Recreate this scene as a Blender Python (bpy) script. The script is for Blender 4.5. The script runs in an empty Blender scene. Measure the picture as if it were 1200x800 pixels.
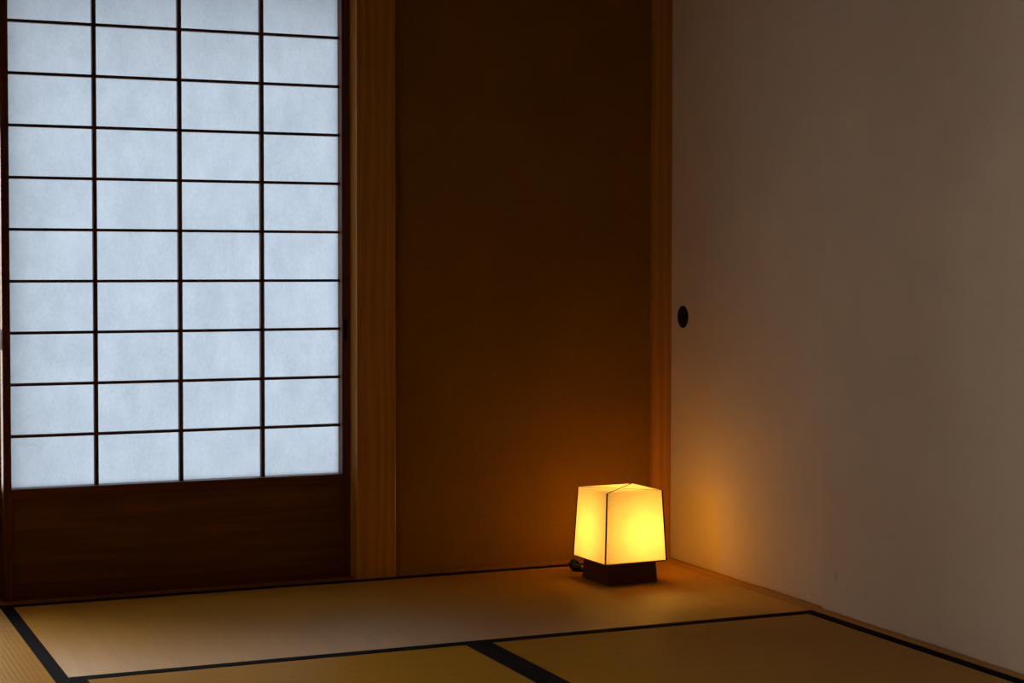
import bpy, bmesh, math, random
from mathutils import Vector, Matrix

random.seed(7)
scn = bpy.context.scene
COL = scn.collection

# ------------------------------------------------------------------ helpers
def bm_box(bm, x0, x1, y0, y1, z0, z1, bevel=0.0, seg=2):
    """append an axis-aligned box; bevel rounds its edges"""
    t = bmesh.new()
    bmesh.ops.create_cube(t, size=1.0)
    for v in t.verts:
        v.co = Vector((x0 + (v.co.x + .5) * (x1 - x0), y0 + (v.co.y + .5) * (y1 - y0), z0 + (v.co.z + .5) * (z1 - z0)))
    if bevel > 0:
        bmesh.ops.bevel(t, geom=list(t.edges), offset=bevel, segments=seg, profile=.5, affect='EDGES')
    join(bm, t)

def join(bm, t):
    m = bpy.data.meshes.new('tmp')
    t.to_mesh(m); t.free()
    bm.from_mesh(m)
    bpy.data.meshes.remove(m)

def bm_tube(bm, pts, r, n=10, cap=True):
    """sweep a circle of radius r (number or list) along a polyline"""
    pts = [Vector(p) for p in pts]
    rings = []
    prev_n = None
    for i, p in enumerate(pts):
        a = pts[max(i - 1, 0)]; b = pts[min(i + 1, len(pts) - 1)]
        d = (b - a).normalized()
        if prev_n is None:
            up = Vector((0, 0, 1)) if abs(d.z) < .9 else Vector((1, 0, 0))
            nn = d.cross(up).normalized()
        else:
            nn = (prev_n - d * prev_n.dot(d)).normalized()
        prev_n = nn
        bb = d.cross(nn)
        rr = r[i] if isinstance(r, (list, tuple)) else r
        rings.append([bm.verts.new(p + (nn * math.cos(2 * math.pi * k / n) + bb * math.sin(2 * math.pi * k / n)) * rr) for k in range(n)])
    for a, b in zip(rings, rings[1:]):
        for k in range(n):
            bm.faces.new((a[k], a[(k + 1) % n], b[(k + 1) % n], b[k]))
    if cap:
        bm.faces.new(list(reversed(rings[0]))); bm.faces.new(rings[-1])

def bm_lathe(bm, prof, n=40, origin=(0, 0, 0), axis='z'):
    """revolve (radius, height) pairs; axis 'x' points the height along -x"""
    rings = []
    for r, h in prof:
        ring = []
        for k in range(n):
            a = 2 * math.pi * k / n
            c, s = math.cos(a) * r, math.sin(a) * r
            p = Vector((c, s, h)) if axis == 'z' else Vector((-h, c, s))
            ring.append(bm.verts.new(p + Vector(origin)))
        rings.append(ring)
    for a, b in zip(rings, rings[1:]):
        for k in range(n):
            bm.faces.new((a[k], a[(k + 1) % n], b[(k + 1) % n], b[k]))
    bm.faces.new(rings[-1]); bm.faces.new(list(reversed(rings[0])))

def obj(name, bm, mat, parent=None, smooth=False, loc=None):
    bmesh.ops.recalc_face_normals(bm, faces=list(bm.faces))
    me = bpy.data.meshes.new(name)
    bm.to_mesh(me); bm.free()
    me.materials.append(mat)
    if smooth:
        for p in me.polygons: p.use_smooth = True
    o = bpy.data.objects.new(name, me)
    COL.objects.link(o)
    if parent: o.parent = parent
    if loc: o.location = loc
    return o

def box(name, dims, mat, parent=None, bevel=0.0, label=None):
    bm = bmesh.new(); bm_box(bm, *dims, bevel=bevel)
    o = obj(name, bm, mat, parent)
    if label: o['label'] = label
    return o

def tag(o, label, cat, group=None, kind=None):
    o['label'] = label; o['category'] = cat
    if group: o['group'] = group
    if kind: o['kind'] = kind
    return o

def thing(name, label, cat, loc=(0, 0, 0), rz=0.0, group=None):
    o = bpy.data.objects.new(name, None); COL.objects.link(o)
    o.location = loc; o.rotation_euler = (0, 0, rz)
    o.empty_display_size = .05
    return tag(o, label, cat, group)

# ------------------------------------------------------------------ materials
def new_mat(name):
    m = bpy.data.materials.new(name); m.use_nodes = True
    nt = m.node_tree
    return m, nt, nt.nodes['Principled BSDF'], nt.nodes['Material Output']

def N(nt, t, **kw):
    n = nt.nodes.new(t)
    for k, v in kw.items(): setattr(n, k, v)
    return n

def coords(nt, scale=(1, 1, 1), kind='Object', rot=(0, 0, 0)):
    tc = N(nt, 'ShaderNodeTexCoord'); mp = N(nt, 'ShaderNodeMapping')
    mp.inputs['Scale'].default_value = scale
    mp.inputs['Rotation'].default_value = rot
    nt.links.new(tc.outputs[kind], mp.inputs['Vector'])
    return mp.outputs['Vector']

def ramp(nt, fac, stops):
    r = N(nt, 'ShaderNodeValToRGB')
    e = r.color_ramp.elements
    while len(e) < len(stops): e.new(.5)
    for el, (p, c) in zip(e, stops):
        el.position = p; el.color = (*c, 1)
    nt.links.new(fac, r.inputs['Fac'])
    return r.outputs['Color']

def noise(nt, vec, scale, detail=4, rough=.55, dist=0):
    n = N(nt, 'ShaderNodeTexNoise')
    n.inputs['Scale'].default_value = scale; n.inputs['Detail'].default_value = detail
    n.inputs['Roughness'].default_value = rough; n.inputs['Distortion'].default_value = dist
    nt.links.new(vec, n.inputs['Vector'])
    return n.outputs['Fac']

def math_node(nt, op, a, b=None):
    n = N(nt, 'ShaderNodeMath', operation=op)
    for i, v in enumerate((a, b)):
        if v is None: continue
        if isinstance(v, (int, float)): n.inputs[i].default_value = v
        else: nt.links.new(v, n.inputs[i])
    return n.outputs[0]

def bump(nt, bsdf, h, strength=.2, dist=.001):
    b = N(nt, 'ShaderNodeBump')
    b.inputs['Strength'].default_value = strength; b.inputs['Distance'].default_value = dist
    nt.links.new(h, b.inputs['Height']); nt.links.new(b.outputs['Normal'], bsdf.inputs['Normal'])

def wood(name, dark, light, axis='z', rough=.5, bands=22.0, spec=.35, warp=1.0, rw=.16):
    """growth-ring wood: rings cut by a slightly tilted board plane, plus fine streaks along the grain axis"""
    m, nt, b, out = new_mat(name)
    sq = {'x': (.10, 1, 1), 'y': (1, .10, 1), 'z': (1, 1, .10)}[axis]
    v = coords(nt, sq)
    warpn = noise(nt, v, 5.0, 3, .5, .3)
    sep = N(nt, 'ShaderNodeSeparateXYZ'); nt.links.new(v, sep.inputs[0])
    a, c = {'x': ('Z', 'X'), 'y': ('X', 'Y'), 'z': ('X', 'Z')}[axis]
    ph = math_node(nt, 'ADD', math_node(nt, 'MULTIPLY', sep.outputs[a], bands * 6.2832),
                   math_node(nt, 'MULTIPLY', warpn, 26.0 * warp))
    ring = math_node(nt, 'ADD', math_node(nt, 'MULTIPLY', math_node(nt, 'SINE', ph), .5), .5)
    ring = math_node(nt, 'POWER', ring, 1.6)
    st = {'x': (.02, 1, 1), 'y': (1, .02, 1), 'z': (1, 1, .02)}[axis]
    streak = noise(nt, coords(nt, st), 420.0, 3, .6)
    big = noise(nt, coords(nt, sq), 2.3, 2)
    mid = noise(nt, coords(nt, st), 95.0, 3, .6, .6)
    f = math_node(nt, 'ADD', math_node(nt, 'MULTIPLY', ring, rw),
                  math_node(nt, 'ADD', math_node(nt, 'MULTIPLY', streak, .25), math_node(nt, 'MULTIPLY', big, .22)))
    f = math_node(nt, 'ADD', f, math_node(nt, 'MULTIPLY', mid, .53 - rw))
    colr = ramp(nt, f, [(.25, dark), (.68, light)])
    nt.links.new(colr, b.inputs['Base Color'])
    b.inputs['Roughness'].default_value = rough
    b.inputs['Specular IOR Level'].default_value = spec
    bump(nt, b, streak, .12, .0006)
    return m

def plaster(name, c0, c1, rough=.95, scale=260, bstr=.35):
    m, nt, b, out = new_mat(name)
    v = coords(nt)
    f = noise(nt, v, scale, 5, .65)
    g = noise(nt, v, 3.0, 3)
    mix = math_node(nt, 'ADD', math_node(nt, 'MULTIPLY', f, .6), math_node(nt, 'MULTIPLY', g, .4))
    nt.links.new(ramp(nt, mix, [(.3, c0), (.7, c1)]), b.inputs['Base Color'])
    b.inputs['Roughness'].default_value = rough
    b.inputs['Specular IOR Level'].default_value = .15
    bump(nt, b, f, bstr, .002)
    return m

def flat(name, c, rough=.5, metal=0.0, spec=.5):
    m, nt, b, out = new_mat(name)
    v = coords(nt)
    f = noise(nt, v, 90, 3)
    d = tuple(x * .82 for x in c)
    nt.links.new(ramp(nt, f, [(.3, d), (.7, c)]), b.inputs['Base Color'])
    b.inputs['Roughness'].default_value = rough
    b.inputs['Metallic'].default_value = metal
    b.inputs['Specular IOR Level'].default_value = spec
    return m

def tatami_mat_material(name):
    """woven rush: ribs run along local x (the long side), the stalks across them along local y"""
    m, nt, b, out = new_mat(name)
    v = coords(nt)
    sep = N(nt, 'ShaderNodeSeparateXYZ'); nt.links.new(v, sep.inputs[0])
    rib = math_node(nt, 'ABSOLUTE', math_node(nt, 'SINE', math_node(nt, 'MULTIPLY', sep.outputs['Y'], math.pi / .0105)))
    stalk = noise(nt, coords(nt, (330, 9, 1)), 1.0, 2, .6)
    patch = noise(nt, coords(nt, (26, 3.2, 1)), 1.0, 3, .6)
    wave = math_node(nt, 'SINE', math_node(nt, 'ADD', math_node(nt, 'MULTIPLY', sep.outputs['X'], math.pi / .0042),
             math_node(nt, 'MULTIPLY', math_node(nt, 'FLOOR', math_node(nt, 'MULTIPLY', sep.outputs['Y'], 1 / .0105)), math.pi)))
    f = math_node(nt, 'ADD', math_node(nt, 'MULTIPLY', stalk, .45), math_node(nt, 'MULTIPLY', patch, .35))
    f = math_node(nt, 'ADD', f, math_node(nt, 'MULTIPLY', rib, .16))
    f = math_node(nt, 'ADD', f, math_node(nt, 'MULTIPLY', wave, .03))
    nt.links.new(ramp(nt, f, [(.2, (.45, .215, .020)), (.85, (.69, .355, .042))]), b.inputs['Base Color'])
    b.inputs['Roughness'].default_value = .52
    b.inputs['Specular IOR Level'].default_value = 1.0
    b.inputs['Anisotropic'].default_value = .95
    tx = N(nt, 'ShaderNodeCombineXYZ'); tx.inputs[0].default_value = 1
    vt = N(nt, 'ShaderNodeVectorTransform', vector_type='VECTOR', convert_from='OBJECT', convert_to='WORLD')
    nt.links.new(tx.outputs[0], vt.inputs[0]); nt.links.new(vt.outputs[0], b.inputs['Tangent'])
    h = math_node(nt, 'ADD', rib, math_node(nt, 'MULTIPLY', wave, .25))
    bump(nt, b, h, .16, .0010)
    return m

def shoji_paper_material():
    m, nt, b, out = new_mat('washi_screen_paper')
    nt.nodes.remove(b)
    fibre = noise(nt, coords(nt, (1.0, 1, .6)), 170, 5, .8, .4)
    cloud = noise(nt, coords(nt, (1, 1, .6)), 16, 4, .6)
    f = math_node(nt, 'ADD', math_node(nt, 'MULTIPLY', fibre, .55), math_node(nt, 'MULTIPLY', cloud, .45))
    c = ramp(nt, f, [(.36, (.079, .100, .130)), (.66, (.107, .133, .170))])
    tr = N(nt, 'ShaderNodeBsdfTranslucent'); nt.links.new(c, tr.inputs['Color'])
    df = N(nt, 'ShaderNodeBsdfDiffuse'); df.inputs['Color'].default_value = (.30, .29, .28, 1)
    ad = N(nt, 'ShaderNodeMixShader'); ad.inputs[0].default_value = .12
    nt.links.new(tr.outputs[0], ad.inputs[1]); nt.links.new(df.outputs[0], ad.inputs[2])
    nt.links.new(ad.outputs[0], out.inputs['Surface'])
    return m

def shade_material():
    m, nt, b, out = new_mat('washi_lamp_paper')
    nt.nodes.remove(b)
    fibre = noise(nt, coords(nt, (1, 1, .7)), 420, 4, .7, .5)
    cloud = noise(nt, coords(nt), 40, 3, .6)
    f = math_node(nt, 'ADD', math_node(nt, 'MULTIPLY', fibre, .6), math_node(nt, 'MULTIPLY', cloud, .4))
    c = ramp(nt, f, [(.30, (.66, .60, .50)), (.70, (.84, .80, .70))])
    tr = N(nt, 'ShaderNodeBsdfTranslucent'); nt.links.new(c, tr.inputs['Color'])
    df = N(nt, 'ShaderNodeBsdfDiffuse'); nt.links.new(c, df.inputs['Color'])
    ad = N(nt, 'ShaderNodeMixShader'); ad.inputs[0].default_value = .25
    nt.links.new(tr.outputs[0], ad.inputs[1]); nt.links.new(df.outputs[0], ad.inputs[2])
    nt.links.new(ad.outputs[0], out.inputs['Surface'])
    return m

def fusuma_material():
    m, nt, b, out = new_mat('fusuma_paper')
    v = coords(nt)
    f = noise(nt, coords(nt, (1, 1, 1)), 190, 4, .7)
    g = noise(nt, v, 4.5, 4, .55)
    mix = math_node(nt, 'ADD', math_node(nt, 'MULTIPLY', f, .45), math_node(nt, 'MULTIPLY', g, .55))
    c = ramp(nt, mix, [(.3, (.70, .56, .415)), (.72, (.80, .645, .48))])
    # faint greenish smudges low on the front panel
    def smudge(prev, p, r, colr, amt):
        dn = N(nt, 'ShaderNodeVectorMath', operation='DISTANCE')
        sc = N(nt, 'ShaderNodeVectorMath', operation='MULTIPLY'); sc.inputs[1].default_value = (1, 1, .42)
        gm = N(nt, 'ShaderNodeNewGeometry')
        nt.links.new(gm.outputs['Position'], sc.inputs[0]); nt.links.new(sc.outputs[0], dn.inputs[0])
        dn.inputs[1].default_value = (p[0], p[1], p[2] * .42)
        mr = N(nt, 'ShaderNodeMapRange', interpolation_type='SMOOTHSTEP')
        mr.inputs['From Min'].default_value = 0; mr.inputs['From Max'].default_value = r
        mr.inputs['To Min'].default_value = amt; mr.inputs['To Max'].default_value = 0
        nt.links.new(dn.outputs['Value'], mr.inputs['Value'])
        mx = N(nt, 'ShaderNodeMix', data_type='RGBA')
        nt.links.new(mr.outputs[0], mx.inputs['Factor']); nt.links.new(prev, mx.inputs['A'])
        mx.inputs['B'].default_value = (*colr, 1)
        return mx.outputs['Result']
    c = smudge(c, (.035, -.900, .087), .010, (.36, .33, .10), .5)
    c = smudge(c, (.035, -.945, .078), .010, (.45, .36, .20), .14)
    c = smudge(c, (.035, -1.03, .062), .014, (.48, .40, .28), .12)
    nt.links.new(c, b.inputs['Base Color'])
    b.inputs['Roughness'].default_value = .85
    b.inputs['Specular IOR Level'].default_value = .2
    bump(nt, b, f, .10, .0006)
    return m

PILLAR = wood('cedar_pillar', (.36, .135, .009), (.58, .245, .020), 'z', .20, 34, 1.0, 1.0)
RAILW  = wood('cedar_sill', (.22, .075, .012), (.36, .14, .025), 'x', .45, 60, .4, .5)
SILLY  = wood('cedar_track_sill', (.42, .19, .022), (.60, .30, .045), 'y', .5, 60, .35, .5)
FRAME_V = wood('stained_frame_upright', (.085, .022, .004), (.17, .045, .008), 'z', .55, 60, .35, .6)
FRAME_H = wood('stained_frame_rail', (.095, .024, .004), (.18, .050, .009), 'x', .42, 60, .45, .6)
BOARD  = wood('stained_panel_board', (.085, .028, .003), (.25, .094, .012), 'x', .5, 12, .35, 2.4, .10)
CEILW  = wood('ceiling_board', (.20, .11, .055), (.34, .20, .11), 'x', .6, 30, .3, 1.0)
FLOORW = wood('adjoining_floor_board', (.16, .08, .035), (.28, .15, .07), 'x', .45, 20, .4, 1.0)
BASEW  = wood('lamp_base_wood', (.035, .004, .002), (.085, .011, .005), 'x', .45, 150, .4, .4)
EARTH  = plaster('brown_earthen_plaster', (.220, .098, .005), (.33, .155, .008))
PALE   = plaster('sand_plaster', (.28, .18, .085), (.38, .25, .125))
TATAMI = tatami_mat_material('woven_rush')
HERI   = flat('black_border_cloth', (.010, .009, .012), .95, 0, .06)
PAPER  = shoji_paper_material()
SHADE  = shade_material()
FUSUMA = fusuma_material()
IRON   = flat('blackened_iron', (.014, .010, .010), .8, 0, .15)
WIRE   = flat('dark_lamp_frame', (.06, .016, .005), .9, 0, .05)
RUBBER = flat('black_rubber_cord', (.012, .012, .012), .5, 0, .4)
BRASS  = flat('brass_socket', (.55, .38, .14), .35, 1.0, .5)
STONE  = flat('outside_gravel', (.55, .54, .52), .9, 0, .2)

def glass_material():
    m, nt, b, out = new_mat('clear_window_glass')
    nt.nodes.remove(b)
    tr = N(nt, 'ShaderNodeBsdfTransparent'); gl = N(nt, 'ShaderNodeBsdfGlossy'); gl.inputs['Roughness'].default_value = .02
    lw_ = N(nt, 'ShaderNodeLayerWeight'); lw_.inputs['Blend'].default_value = .18
    mx = N(nt, 'ShaderNodeMixShader')
    nt.links.new(lw_.outputs['Fresnel'], mx.inputs[0]); nt.links.new(tr.outputs[0], mx.inputs[1]); nt.links.new(gl.outputs[0], mx.inputs[2])
    nt.links.new(mx.outputs[0], out.inputs['Surface'])
    return m
GLASS = glass_material()
LAMP_W = 68.0       # bulb radiance
LAMP_C = (1.0, .475, .060)
SKY = (6.7, 6.4, 5.9)
def bulb_material():
    m, nt, b, out = new_mat('lit_bulb_glass')
    nt.nodes.remove(b)
    e = N(nt, 'ShaderNodeEmission'); e.inputs['Color'].default_value = (*LAMP_C, 1); e.inputs['Strength'].default_value = LAMP_W
    nt.links.new(e.outputs[0], out.inputs['Surface'])
    return m
BULB = bulb_material()

# ------------------------------------------------------------------ dimensions (metres): corner of the tatami at the origin
PX0, PX1 = -.8794, -.7712        # post between the shoji and the plaster wall
XL = -2.64                       # left wall
TOP = 1.765                      # underside of the lintels
CEIL = 2.38
YN = -5.6                        # wall behind the camera

def struct(name, dims, mat, label, cat, bevel=0.0):
    return tag(box(name, dims, mat, None, bevel), label, cat, None, 'structure')

# ---- shell
bm = bmesh.new()
bm_box(bm, XL - .33, .25, YN - .1, .30, -.16, -.0605)
bm_box(bm, XL - .12, .25, YN - .1, -2.645, -.0604, -.001)
bm_box(bm, XL - .12, -.885, -2.645, -1.765, -.0604, -.001)
tag(obj('floor', bm, FLOORW), 'wooden floor under and around the tatami mats', 'floor', None, 'structure')
bm = bmesh.new()
bm_box(bm, XL - .33, .25, YN - .1, .30, CEIL, CEIL + .06)
for k in range(12):
    y = YN + .2 + k * .46
    bm_box(bm, XL, .1, y, y + .03, CEIL - .03, CEIL, .003)
tag(obj('ceiling', bm, CEILW), 'boarded wooden ceiling above the frame of the photo', 'ceiling', None, 'structure')

# ---- back wall: earthen plaster panel right of the post, small wall over the lintel
bm = bmesh.new()
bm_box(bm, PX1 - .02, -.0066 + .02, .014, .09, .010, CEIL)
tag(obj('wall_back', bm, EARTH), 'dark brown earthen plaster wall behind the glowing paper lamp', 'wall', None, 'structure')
bm = bmesh.new()
bm_box(bm, XL, PX0, .03, .15, TOP + .085, CEIL)
tag(obj('wall_back_upper', bm, EARTH), 'brown plaster wall above the shoji lintel', 'wall', None, 'structure')
WY0, WY1, WZ0, WZ1 = -1.52, -1.12, .30, .90      # unseen low window added for daylight; deep reveal keeps it off the corner
bm = bmesh.new()
for y0, y1, z0, z1 in ((YN, WY0, -.06, CEIL), (WY1, .30, -.06, CEIL), (WY0, WY1, -.06, WZ0), (WY0, WY1, WZ1, CEIL)):
    bm_box(bm, XL - .32, XL, y0, y1, z0, z1)
tag(obj('wall_left', bm, PALE), 'sand coloured plaster wall left of the room', 'wall', None, 'structure')
win = thing('added_window_1', 'low clear window added in the left wall to bring in daylight, out of view', 'window', (XL - .29, 0, 0)); win['kind'] = 'structure'
bm = bmesh.new()
for y0, y1, z0, z1 in ((WY0, WY0 + .022, WZ0, WZ1), (WY1 - .022, WY1, WZ0, WZ1), (WY0 + .022, WY1 - .022, WZ0, WZ0 + .022), (WY0 + .022, WY1 - .022, WZ1 - .022, WZ1)):
    bm_box(bm, -.02, .02, y0, y1, z0, z1, .001)
obj('added_window_frame', bm, PILLAR, win)
bm = bmesh.new(); bm_box(bm, -.002, .002, WY0 + .02, WY1 - .02, WZ0 + .02, WZ1 - .02)
obj('added_window_pane', bm, GLASS, win)
struct('wall_front', (XL - .10, .25, YN - .1, YN, -.06, CEIL), PALE, 'sand coloured plaster wall behind the camera', 'wall')
bm = bmesh.new()
bm_box(bm, .014, .20, YN, -1.885, -.06, CEIL)
tag(obj('wall_right', bm, PALE), 'sand coloured plaster wall beyond the sliding panels', 'wall', None, 'structure')
bm = bmesh.new()
bm_box(bm, .014, .20, -1.78, -.002, TOP + .085, CEIL)
bm_box(bm, .115, .20, -1.886, .30, -.06, CEIL)
bm_box(bm, -.02, .20, .125, .30, -.06, CEIL)
tag(obj('wall_right_upper', bm, PALE), 'sand coloured plaster wall over and behind the sliding panels', 'wall', None, 'structure')

# ---- posts
def post(name, x0, x1, y0, y1, label):
    return struct(name, (x0, x1, y0, y1, -.06, CEIL), PILLAR, label, 'post', .0022)
post('trim_1', PX0, PX1, 0, .108, 'broad cedar post between the shoji screen and the brown wall')
post('trim_2', -.0066, .1005, 0, .108, 'narrow cedar corner post between brown wall and white panel')
post('trim_3', -.0066, .1005, -1.886, -1.782, 'cedar post at the near end of the white panels')
post('trim_4', XL - .02, XL + .07, .0, .16, 'cedar post at the left end of the shoji screens')

# ---- sills and lintels; grooves are cut into the tops
bm = bmesh.new()
for y0, y1, z1 in ((.0005, .0525, .0), (.0525, .0975, -.004), (.0975, .1005, .0), (.1005, .1455, -.004), (.1455, .165, .0)):
    bm_box(bm, XL + .07, PX0 + .0001, y0, y1, -.06, z1)
tag(obj('trim_5', bm, RAILW), 'low grooved wooden sill running under the shoji screen', 'sill', None, 'structure')
bm = bmesh.new()
bm_box(bm, XL + .07, PX0, .0, .165, TOP + .012, TOP + .085)
for y0, y1 in ((0, .0525), (.0975, .1005), (.1455, .165)):
    bm_box(bm, XL + .07, PX0, y0, y1, TOP - .01, TOP + .012)
tag(obj('trim_6', bm, RAILW), 'wooden lintel along the top of the shoji screens', 'lintel', None, 'structure')
bm = bmesh.new()
for x0, x1, z1 in ((.0005, .0325, .0), (.0325, .0495, -.003), (.0495, .0505, 0.0), (.0505, .0735, -.003), (.0735, .115, .0)):
    bm_box(bm, x0, x1, -1.781, -.0002, -.06, z1)
tag(obj('trim_7', bm, SILLY), 'light wooden track sill along the foot of the white panels', 'sill', None, 'structure')
bm = bmesh.new()
bm_box(bm, .0, .115, -1.781, -.0002, TOP + .012, TOP + .085)
for x0, x1 in ((0, .0325), (.0495, .0505), (.0735, .115)):
    bm_box(bm, x0, x1, -1.781, -.0002, TOP - .01, TOP + .012)
tag(obj('trim_8', bm, SILLY), 'wooden lintel along the top of the white panels', 'lintel', None, 'structure')
bm = bmesh.new()
bm_box(bm, PX1 + .0005, -.007, .0006, .0136, -.06, .004, .001)
bm_box(bm, PX1 + .0005, -.007, .0136, .09, -.06, .009)
tag(obj('trim_9', bm, RAILW), 'thin wooden strip between the brown wall and the tatami', 'trim', None, 'structure')

# ---- outside: eave beam over the opening, gravel and veranda edge
struct('trim_10', (XL - .4, PX0 + .5, .19, .33, 1.575, 1.86), RAILW, 'outer eave beam behind the top of the shoji screens', 'beam')

# ------------------------------------------------------------------ tatami mats
def tatami(label, cx, cy, lx, wy, rot, sides=(1, -1)):
    """local x = long side; origin at the mat's underside centre"""
    t = thing('tatami_mat', label, 'tatami mat', (cx, cy, -.060), rot, 'tatami mats on the floor')
    e = .0004
    bm = bmesh.new()
    hw = wy / 2 - e
    bm_box(bm, -lx / 2 + e, lx / 2 - e, -hw + .0012, hw - .0012, 0, .0598, .0012)
    obj('rush_top', bm, TATAMI, t)
    for s in sides:
        bm = bmesh.new()
        a, b_ = (hw - .0305, hw) if s > 0 else (-hw, -hw + .0305)
        # cloth wraps over the edge: a strip on top and a flap down the side
        bm_box(bm, -lx / 2 + e, lx / 2 - e, a, b_, .0592, .0608, .0005)
        c0, c1 = (hw - .0012, hw) if s > 0 else (-hw, -hw + .0012)
        bm_box(bm, -lx / 2 + e, lx / 2 - e, c0, c1, .001, .0600)
        o = obj('cloth_border', bm, HERI, t); o['label'] = 'black cloth border along the long side'
    return t
Hp = math.pi / 2
tatami('long tatami mat along the back wall carrying the paper lamp', -.88, -.44, 1.76, .88, 0)
tatami('tatami mat at the left edge of the floor, beyond the wide black border', -2.20, -.88, 1.76, .88, Hp)
tatami('small tatami mat in front of the lamp mat, left of the double black border', -1.32, -1.32, .88, .88, Hp)
tatami('tatami mat along the foot of the white panels, right of the double border', -.44, -1.76, 1.76, .88, Hp)

# ------------------------------------------------------------------ shoji screens
ZB = [.4055 + .1285 * k for k in range(11)]       # heights of the horizontal lattice bars
def shoji(label, x0, x1, yf, vbars, pulls, glazed=0.0):
    """x0..x1 outer edges, yf front face; local origin at the foot of the left stile"""
    t = thing('shoji_screen', label, 'sliding screen', (x0, yf, -.0038))
    W = x1 - x0
    zo = .0038
    dep = .0450
    lw, rw = .0195, .0218
    box('stile', (0, lw, 0, dep, 0, TOP + .008), FRAME_V, t, .0012)
    box('stile', (W - rw, W, 0, dep, 0, TOP + .008), FRAME_V, t, .0012)
    box('bottom_rail', (lw, W - rw, .001, dep - .001, 0, .037 + zo), FRAME_H, t, .001)
    box('middle_rail', (lw, W - rw, .001, dep - .001, .2505 + zo, .2765 + zo), FRAME_H, t, .001)
    box('top_rail', (lw, W - rw, .001, dep - .001, TOP - .036 + zo, TOP + .008), FRAME_H, t, .001)
    box('panel_board', (lw - .001, W - rw + .001, .0115, .020, .036 + zo, .2515 + zo), BOARD, t)
    yb0, yb1 = .0205, .0355
    for xb in vbars:
        box('lattice_bar', (xb - x0 - .0048, xb - x0 + .0048, yb0 - .0008, yb1, max(.2765, glazed) + zo, TOP - .036 + zo), FRAME_V, t)
    for zb in [z for z in ZB[:-1] if z > glazed + .03]:
        box('lattice_bar', (lw, W - rw, yb0, yb1, zb - .0036 + zo, zb + .0036 + zo), FRAME_H, t)
    bm = bmesh.new()
    ya = yb1 + .0004
    q = [bm.verts.new(p) for p in ((lw - .004, ya, .270 + zo), (W - rw + .004, ya, .270 + zo), (W - rw + .004, ya, TOP - .03 + zo), (lw - .004, ya, TOP - .03 + zo))]
    bm.faces.new(q)
    if glazed:
        # clear glass added below so more daylight enters, the paper starts above its rail
        for v in q[:2]: v.co.z = glazed + zo
        box('added_glass_rail', (lw, W - rw, .001, dep - .001, glazed - .013 + zo, glazed + .013 + zo), FRAME_H, t)
        box('added_glass_pane', (lw - .003, W - rw + .003, yb0 - .012, yb0 - .009, .272 + zo, glazed - .010 + zo), GLASS, t)
    o = obj('paper_sheet', bm, PAPER, t); o['label'] = 'white translucent paper glowing with daylight'
    for side in pulls:
        # narrow recessed pull: dark slot with a thin lip
        if side == 'right':
            xa, xc = W - .0205, W - .0075
            bm = bmesh.new(); bm_box(bm, xa, xc, -.0012, .0, .634 + zo, .688 + zo, .0005)
            f = obj('finger_pull', bm, IRON, t)
            f['label'] = 'small dark slot for the fingers'
            box('pull_lip', (xa - .0006, xa + .0012, -.0018, .0, .634 + zo, .688 + zo), FRAME_V, f)
        else:
            bm = bmesh.new(); bm_box(bm, -.0012, .0, .004, dep - .004, .622 + zo, .672 + zo, .0005)
            f = obj('finger_pull', bm, IRON, t); f['label'] = 'small dark slot for the fingers'
    return t
shoji('wooden shoji screen with glowing white paper panes beside the broad cedar post', -1.7705, -.8803, .055, (-1.5405, -1.3262, -1.1118), ('right', 'left'))
shoji('second shoji screen added on the rear track past the left edge, clear glass below to let in more daylight', -2.569, -1.754, .1024, (-2.36, -2.155, -1.950), (), 1.1765)  # glazed rear screen added past the left edge to brighten the room

# ------------------------------------------------------------------ white sliding panels (right)
def panel(label, x0, x1, y0, y1, pull=None):
    t = thing('fusuma_screen', label, 'sliding panel', (x0, y1, -.0028))
    bm = bmesh.new()
    bm_box(bm, 0, x1 - x0, y0 - y1, 0, 0, TOP + .008, .0055, 5)
    obj('papered_board', bm, FUSUMA, t, smooth=False)
    if pull:
        y, z, r = pull
        bm = bmesh.new()
        # shallow dished cup with a raised rim, facing the room (-x)
        bm_lathe(bm, [(r * .99, 0), (r, .0004), (r, .0016), (r * .965, .0024), (r * .90, .0022), (r * .86, .0012), (r * .80, .0008)], 48, (0, y - y1, z + .0028), 'x')
        o = obj('finger_pull', bm, IRON, t, smooth=True); o['label'] = 'round dark metal finger pull'
        bm = bmesh.new()
        bm_lathe(bm, [(r * .80, 0), (r * .80, .0010), (r * .60, .0007), (r * .2, .0005)], 40, (0, y - y1, z + .0028), 'x')
        obj('pull_cup', bm, IRON, o, smooth=True)
    return t
panel('white papered sliding panel with round dark finger pull, next to the corner post', .0510, .0730, -.905, -.0012, (-.0768, .6885, .0308))
panel('plain white papered sliding panel on the near track, at the right edge', .0345, .0490, -1.779, -.835)

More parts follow.
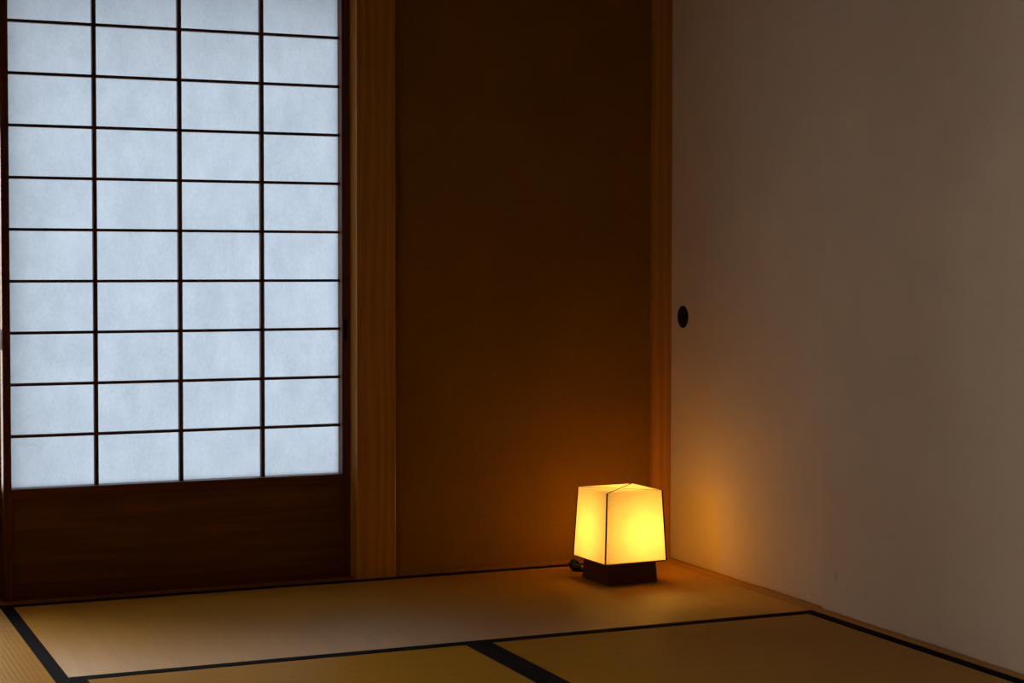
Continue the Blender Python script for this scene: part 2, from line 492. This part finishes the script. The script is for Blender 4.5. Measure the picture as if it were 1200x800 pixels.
# ------------------------------------------------------------------ lamp
LX, LY, LA = -.2433, -.2804, .0433
BX, BY = .033, .024
B0, B1, S0, S1, Z1, Z2 = .1482, .1400, .1818, .1643, .0592, .2430
lamp = thing('floor_lamp', 'glowing square paper lamp on a dark wooden base in the room corner', 'lamp', (LX, LY, .0003), LA)
def frustum(bm, s0, s1, z0, z1, cap0=True, cap1=True):
    a = [bm.verts.new((sx * s0 / 2, sy * s0 / 2, z0)) for sx, sy in ((-1, -1), (1, -1), (1, 1), (-1, 1))]
    b = [bm.verts.new((sx * s1 / 2, sy * s1 / 2, z1)) for sx, sy in ((-1, -1), (1, -1), (1, 1), (-1, 1))]
    for k in range(4): bm.faces.new((a[k], a[(k + 1) % 4], b[(k + 1) % 4], b[k]))
    if cap0: bm.faces.new(list(reversed(a)))
    if cap1: bm.faces.new(b)
bm = bmesh.new(); frustum(bm, B0, B1, 0, Z1 - .002)
bmesh.ops.bevel(bm, geom=list(bm.edges), offset=.0015, segments=2, profile=.5, affect='EDGES')
base = obj('base', bm, BASEW, lamp); base['label'] = 'dark reddish brown wooden base block'
bm = bmesh.new(); frustum(bm, S0, S1, Z1, Z2, cap0=False, cap1=True)
shade = obj('shade', bm, SHADE, lamp); shade['label'] = 'tapering translucent paper shade lit from inside'
def rod(name, p, q, r, parent, n=8):
    bm = bmesh.new(); bm_tube(bm, [p, q], r, n)
    return obj(name, bm, WIRE, parent)
for sx, sy in ((-1, -1), (1, -1), (1, 1), (-1, 1)):
    rod('corner_rod', (sx * (S0 / 2 - .0002), sy * (S0 / 2 - .0002), Z1), (sx * (S1 / 2 - .0002), sy * (S1 / 2 - .0002), Z2), .0022, shade)
h = S1 / 2
rod('cross_rod', (-h, -h, Z2 + .0004), (h, h, Z2 + .0004), .0012, shade)
rod('cross_rod', (-h + .002, h - .002, Z2 - .0002), (h - .002, -h + .002, Z2 - .0002), .0009, shade)
for k in range(4):
    c = [(-1, -1), (1, -1), (1, 1), (-1, 1)]
    (ax, ay), (bx, by) = c[k], c[(k + 1) % 4]
    g = S0 / 2 - .0016
    rod('rim_rod', (ax * g, ay * g, Z1 + .0010), (bx * g, by * g, Z1 + .0010), .0012, shade)
bm = bmesh.new()
bm_lathe(bm, [(.030, Z1 - .002), (.030, Z1 + .004), (.016, Z1 + .006), (.0155, Z1 + .034), (.0125, Z1 + .036)], 28, (BX, BY, 0))
obj('socket', bm, BRASS, lamp, smooth=False)
bm = bmesh.new()
zb = Z1 + .036
bm_lathe(bm, [(.0115, zb), (.0135, zb + .006), (.019, zb + .018), (.0235, zb + .032), (.0240, zb + .042), (.0205, zb + .055), (.012, zb + .064), (.003, zb + .0675)], 28, (BX, BY, 0))
obj('bulb', bm, BULB, lamp, smooth=True)
bm = bmesh.new(); bm_box(bm, -S0 / 2 + .003, S0 / 2 - .003, -S0 / 2 + .003, S0 / 2 - .003, Z1 - .003, Z1 + .0005)
obj('shade_tray', bm, BASEW, lamp)
# black cord: leaves the back of the base, bundled into a small coil at its left rear corner, then runs behind the lamp
bm = bmesh.new()
inv = Matrix.Rotation(-LA, 4, 'Z')
def L(x, y, z): return inv @ Vector((x - LX, y - LY, z))
pts = []
cx, cy, cz = -.300, -.118, .0175
nturn = 4.5
for i in range(int(nturn * 18) + 1):
    a = 2 * math.pi * i / 18 - 1.2
    wob = .0012 * math.sin(i * 1.7)
    k = i / (nturn * 18)
    pts.append(L(cx + (.0085 + wob) * math.cos(a), cy - .012 + .024 * k, cz + (.0135 + wob) * math.sin(a)))
pts = [L(-.262, -.205, .024), L(-.270, -.190, .023), L(-.284, -.168, .012), L(-.292, -.146, .006)] + pts
pts += [L(-.300, -.100, .010), L(-.270, -.092, .0032), L(-.20, -.085, .0032), L(-.12, -.070, .0032), L(-.055, -.045, .0032)]
bm_tube(bm, pts, .0034, 8)
cord = obj('power_cord', bm, RUBBER, lamp, smooth=True); cord['label'] = 'black cord bundled beside the base'
bm = bmesh.new()
bm_box(bm, cx - .014, cx + .013, cy - .017, cy + .017, .0125, .0235, .003)
for v in bm.verts: v.co = L(*v.co)
obj('cord_tie', bm, RUBBER, cord)

# ------------------------------------------------------------------ light: overcast daylight outside
w = bpy.data.worlds.new('daylight'); scn.world = w; w.use_nodes = True
bg = w.node_tree.nodes['Background']
bg.inputs['Color'].default_value = (*SKY, 1); bg.inputs['Strength'].default_value = 1.0

# ------------------------------------------------------------------ camera
cam = bpy.data.cameras.new('camera'); co = bpy.data.objects.new('camera', cam); COL.objects.link(co)
yaw, pitch, roll = .430421790, -.0372491207, .00288252959
cy_, sy_, cp_, sp_ = math.cos(yaw), math.sin(yaw), math.cos(pitch), math.sin(pitch)
f = Vector((sy_ * cp_, cy_ * cp_, sp_)); r = Vector((cy_, -sy_, 0)); u = r.cross(f)
r2 = r * math.cos(roll) + u * math.sin(roll); u2 = -r * math.sin(roll) + u * math.cos(roll)
co.matrix_world = Matrix(((r2.x, u2.x, -f.x, -2.35902740), (r2.y, u2.y, -f.y, -4.63557127), (r2.z, u2.z, -f.z, .852192185), (0, 0, 0, 1)))
cam.sensor_width = 36.0; cam.sensor_fit = 'HORIZONTAL'
cam.lens = 2150.457232 / 1200 * 36
cam.shift_x = -80.26 / 1200
cam.shift_y = -17.417 / 1200
cam.clip_start = .02
scn.camera = co

# ------------------------------------------------------------------ colour management and light paths
vs = scn.view_settings
vs.view_transform = 'Standard'; vs.look = 'None'; vs.gamma = 1.0; vs.exposure = 0.0; vs.use_curve_mapping = False
scn.cycles.max_bounces = 14
scn.cycles.diffuse_bounces = 10
scn.cycles.transmission_bounces = 12
scn.cycles.sample_clamp_indirect = 6.0
